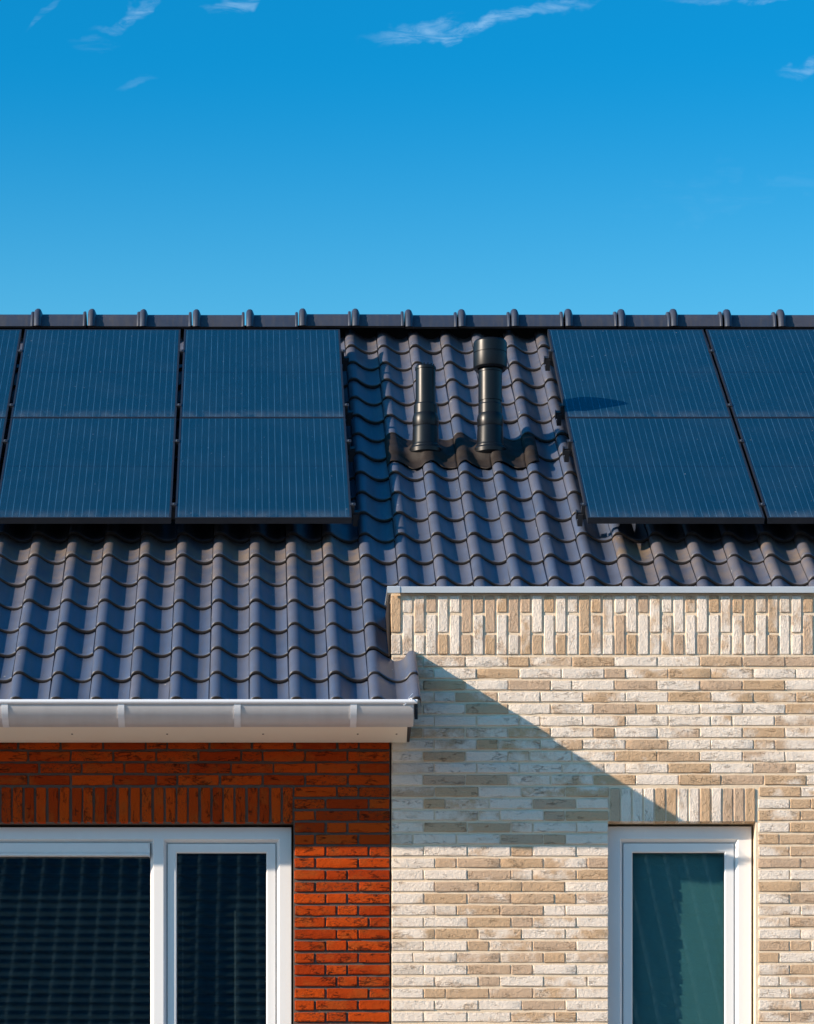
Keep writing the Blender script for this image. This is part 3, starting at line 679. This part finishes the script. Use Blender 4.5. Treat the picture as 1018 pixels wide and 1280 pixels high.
# ------------------------------------------------------------------ solar panels and their rails
PO = Vector((0, 1.13, 6.961)); PWD, PLN, PTH = .985, 1.652, .035
def pv_frame():
    m = MB(); f = .011
    prof_ = [(0, 0), (0, -PTH), (.03, -PTH), (.03, -PTH + .002), (f, -PTH + .002), (f, 0)]
    vs = []; k = len(prof_)
    for ins, z in prof_: vs += [(ins, ins, z), (PWD - ins, ins, z), (PWD - ins, PLN - ins, z), (ins, PLN - ins, z)]
    m.add(vs, [(i * 4 + j, i * 4 + (j + 1) % 4, ((i + 1) % k) * 4 + (j + 1) % 4, ((i + 1) % k) * 4 + j) for i in range(k) for j in range(4)])
    return m.mesh('frame', [M_PVF])
m = MB(); m.box(.0112, PWD - .0112, .0112, PLN - .0112, -.006, -.0012); PVG = m.mesh('cell_sheet', [M_PV]); PVF = pv_frame()
colx = [(-2.438, 'left', 0), (-1.431, 'left', 1), (-.424, 'left', 2), (1.877, 'right', 0), (2.879, 'right', 1), (3.881, 'right', 2), (4.883, 'right', 3), (-3.445, 'left', 3)]
LBL = {('left', 0): 'cut off by the left edge of the photo', ('left', 1): 'middle column of the left solar array', ('left', 2): 'right end of the left array, beside the bare tiles',
       ('right', 0): 'left end of the right array, beside the vent pipes', ('right', 1): 'cut off by the right edge of the photo', ('right', 2): 'third column of the right array', ('right', 3): 'last column of the right array', ('left', 3): 'first column of the left array'}
def ppt(x, t, h=0.0): return Vector((x, PO.y, PO.z)) + U * t + N * h
for (x, side, c_) in colx:
    for r_ in (0, 1):
        p = ppt(x, r_ * 1.658)
        nm = 'lower' if r_ == 0 else 'upper'
        lb = f"blue black solar panel, {nm} row, {LBL[side, c_]}"
        o = empty('solar_panel', p, lb, 'solar panel', 'solar panels on the tiled roof'); o.rotation_euler = (TH, random.uniform(-.0006, .0006), random.uniform(-.0005, .0005))
        link('frame', PVF, o); link('cell_sheet', PVG, o)
for gi_, (xa, xb, gaps, side) in enumerate(((-3.47, .561 + .045, [-.4350, -1.442, -2.449], 'left'), (1.877 - .045, 5.9, [2.8705, 3.8725, 4.8745], 'right'))):
    for ri, t in enumerate((.20, 1.24, 1.87, 2.88)):
        which = ('lowest', 'second lowest', 'second highest', 'highest')[ri]
        p = ppt(xa if side == 'right' else xb, t, -PTH - .02)
        o = empty('mounting_rail', p, f'{which} black mounting rail under the {side} solar array, its end showing beside the tiles', 'mounting rail', 'rails under the solar panels'); o.rotation_euler = (TH, 0, 0)
        m = MB(); L = xb - xa; s = 1 if side == 'right' else -1
        m.box(min(0, s * L), max(0, s * L), -.018, .018, -.022, .018); link('rail', m.mesh('rail', [M_RAIL]), o)
        m = MB(); m.box(min(-s * .004, 0), max(-s * .004, 0), -.021, .021, -.025, .021); link('end_cap', m.mesh('end_cap', [M_RAIL]), o)
        m = MB(); m.box(-.014, .014, -.028, -.019, -.050, .008); m.box(-.014, .014, -.028, .05, -.060, -.0505)
        link('roof_hook', m.mesh('roof_hook', [M_RAIL]), o, (-s * -.020, 0, 0))
        m = MB(); m.box(-.010, .010, -.020, .020, .018, .020 + PTH + .001); m.box(-.016, .016, -.020, .020, .0212 + PTH, .0245 + PTH); CM = m.mesh('clamp', [M_RAIL])
        m = MB(); m.lathe([(.0001, .0245 + PTH), (.005, .0246 + PTH), (.005, .029 + PTH), (.0001, .0292 + PTH)], 0, 0, 8); BM = m.mesh('bolt', [M_CLAMP])
        ends = [xb - .045 + .010] if side == 'left' else [xa + .045 - .010]
        for gx in gaps + ends:
            cl_ = link('clamp', CM, o, (gx - p.x, 0, 0)); link('bolt', BM, cl_)

# ------------------------------------------------------------------ vent pipes and lead flashing
def flash_h(x, t):
    u = ((x - XJ) / TW) % 1.0
    h = (prof(u) - 1) * AMP
    lo = -LIFT * (t - 3.30) / LT + .004; hi = -LIFT * (t - 3.63) / LT
    f = min(1, max(0, (t - 3.58) / .05)); f = f * f * (3 - 2 * f)
    h = h * .85 - .002 + lo * (1 - f) + hi * f
    for px in (1.038, 1.422):
        d = math.hypot((x - px), (t - 3.70) * .9) ; k = math.exp(-(d / .105) ** 4)
        h = h * (1 - k) + (.006 + .02 * math.exp(-(d / .09) ** 2)) * k
    return h + .007
m = MB(); nx, ny = 110, 40; r = random.Random(4)
def fl_edge(x): return 3.455 + .018 * math.sin(x * 30) + .010 * math.sin(x * 71)
pts = {}
for i in range(nx + 1):
    x = .803 + (1.700 - .803) * i / nx; e = fl_edge(x)
    for j in range(ny + 1):
        t = e + (4.03 - e) * j / ny; pts[i, j] = len(m.v); w_ = .003 * math.sin(x * 47 + t * 31) * math.sin(t * 23 - x * 19)
        m.v.append(tuple(plane_pt(x, t, flash_h(x, t) + w_)))
for i in range(nx):
    for j in range(ny): m.f.append((pts[i, j], pts[i + 1, j], pts[i + 1, j + 1], pts[i, j + 1])); m.m.append(0)
fl = part('lead_flashing', m, [M_LEAD], pale_roof, off=POFF, smooth=60, label='dark lead sheet dressed over the tiles round both vent pipes')
sd = fl.modifiers.new('solid', 'SOLIDIFY'); sd.thickness = .004; sd.offset = 1
PY = 2.46
def pipe(x, label, kind):
    o = empty('vent_pipe', (x, PY, 7.70), label, 'vent pipe', 'black vent pipes through the roof'); off = (x, PY, 7.70)
    m = MB(); m.lathe([(.062, 7.66), (.098, 7.700), (.099, 7.722), (.094, 7.732), (.088, 7.733), (.087, 7.742), (.082, 7.748), (.079, 7.76), (.077, 7.845), (.074, 7.856)], x, PY, 40); part('skirt', m, [M_PIPE], o, off=off, smooth=18)
    m = MB(); m.lathe([(.070, 7.850), (.0755, 7.858), (.0785, 7.875), (.0785, 7.905), (.074, 7.926), (.0705, 7.934), (.0705, 7.985), (.067, 7.992)], x, PY, 40); part('collar', m, [M_PIPE], o, off=off, smooth=18)
    if kind == 'slim':
        m = MB(); m.lathe([(.059, 7.985), (.059, 8.196), (.0625, 8.198), (.0625, 8.212), (.055, 8.219), (.050, 8.219), (.050, 8.15)], x, PY, 40); part('pipe', m, [M_PIPE], o, off=off, smooth=18)
        m = MB()
        for j in range(14):
            a = j / 14 * 2 * math.pi; cx, cy = x + .051 * math.cos(a), PY + .051 * math.sin(a)
            m.box(cx - .0035, cx + .0035, cy - .0035, cy + .0035, 8.218, 8.228)
        part('crown_teeth', m, [M_PIPE], o, off=off)
    else:
        m = MB(); m.lathe([(.067, 7.985), (.067, 8.008), (.0705, 8.010), (.0705, 8.178), (.0735, 8.180), (.0735, 8.215)], x, PY, 40); part('pipe', m, [M_PIPE], o, off=off, smooth=18)
        m = MB(); m.lathe([(.074, 8.20), (.090, 8.197), (.099, 8.207), (.1005, 8.212), (.1005, 8.288), (.0985, 8.290), (.0985, 8.293), (.1005, 8.295), (.1005, 8.355), (.095, 8.366), (.070, 8.372), (.02, 8.374)], x, PY, 48); part('cap', m, [M_PIPE], o, off=off, smooth=18)
pipe(1.038, 'shorter black vent pipe with open toothed top, left of the capped one', 'slim')
pipe(1.422, 'taller black vent pipe with wide round cap, nearest the right solar array', 'cap')

# ------------------------------------------------------------------ terrace across the street (its roof shows as a reflection in the panes)
opp = empty('terraced_house', (2, -26.5, 0), 'tiled house across the street, mirrored faintly in the window panes', 'house')
m = MB(); m.slab(-9, 13, 0, 5.5, -21.3, -21.0, []); m.box(-9, -8.7, -32.0, -21.302, 0, 5.5); m.box(12.7, 13, -32.0, -21.302, 0, 5.5); m.box(-8.698, 12.698, -32.0, -31.7, 0, 5.5)
part('wall', m, [M_MRED], opp)
m = MB(); tw, tl = .245, .34
nr = 24; nc = 90
us_ = [0, .06, .12, .2, .28, .36, .45, .55, .66, .78, .9, 1.0]
for r_ in range(nr):
    for c_ in range(nc):
        x0 = -9 + c_ * tw; vs = []
        for y in (0, tl):
            for u in us_:
                h = (prof(u) - 1) * .05 + (.018 if y == 0 else 0); t = r_ * tl + y
                vs.append((x0 + u * tw, -20.5 - t * CT - h * -ST, 5.6 + t * ST + h * CT))
        n = len(us_); fs = [(i, i + 1, n + i + 1, n + i) for i in range(n - 1)]
        m.add(vs, fs, 0)
        m.add([vs[i] for i in range(n)] + [(v[0], v[1] - .0, v[2] - .02) for v in vs[:n]], [(i, i + 1, n + i + 1, n + i) for i in range(n - 1)], 0)
rf = part('roof', m, [M_OPP], opp, smooth=42, kind='stuff')
m = MB(); L = nr * tl; yb = -20.5 - L * CT; zb = 5.6 + L * ST
m.prism_x([(-20.6, 5.42), (yb, zb - .1), (yb - L * CT, 5.5), (yb - L * CT, 5.4), (yb, zb - .22), (-20.6, 5.34)], -9, 13.05); part('roof_deck', m, [M_DARK], opp)
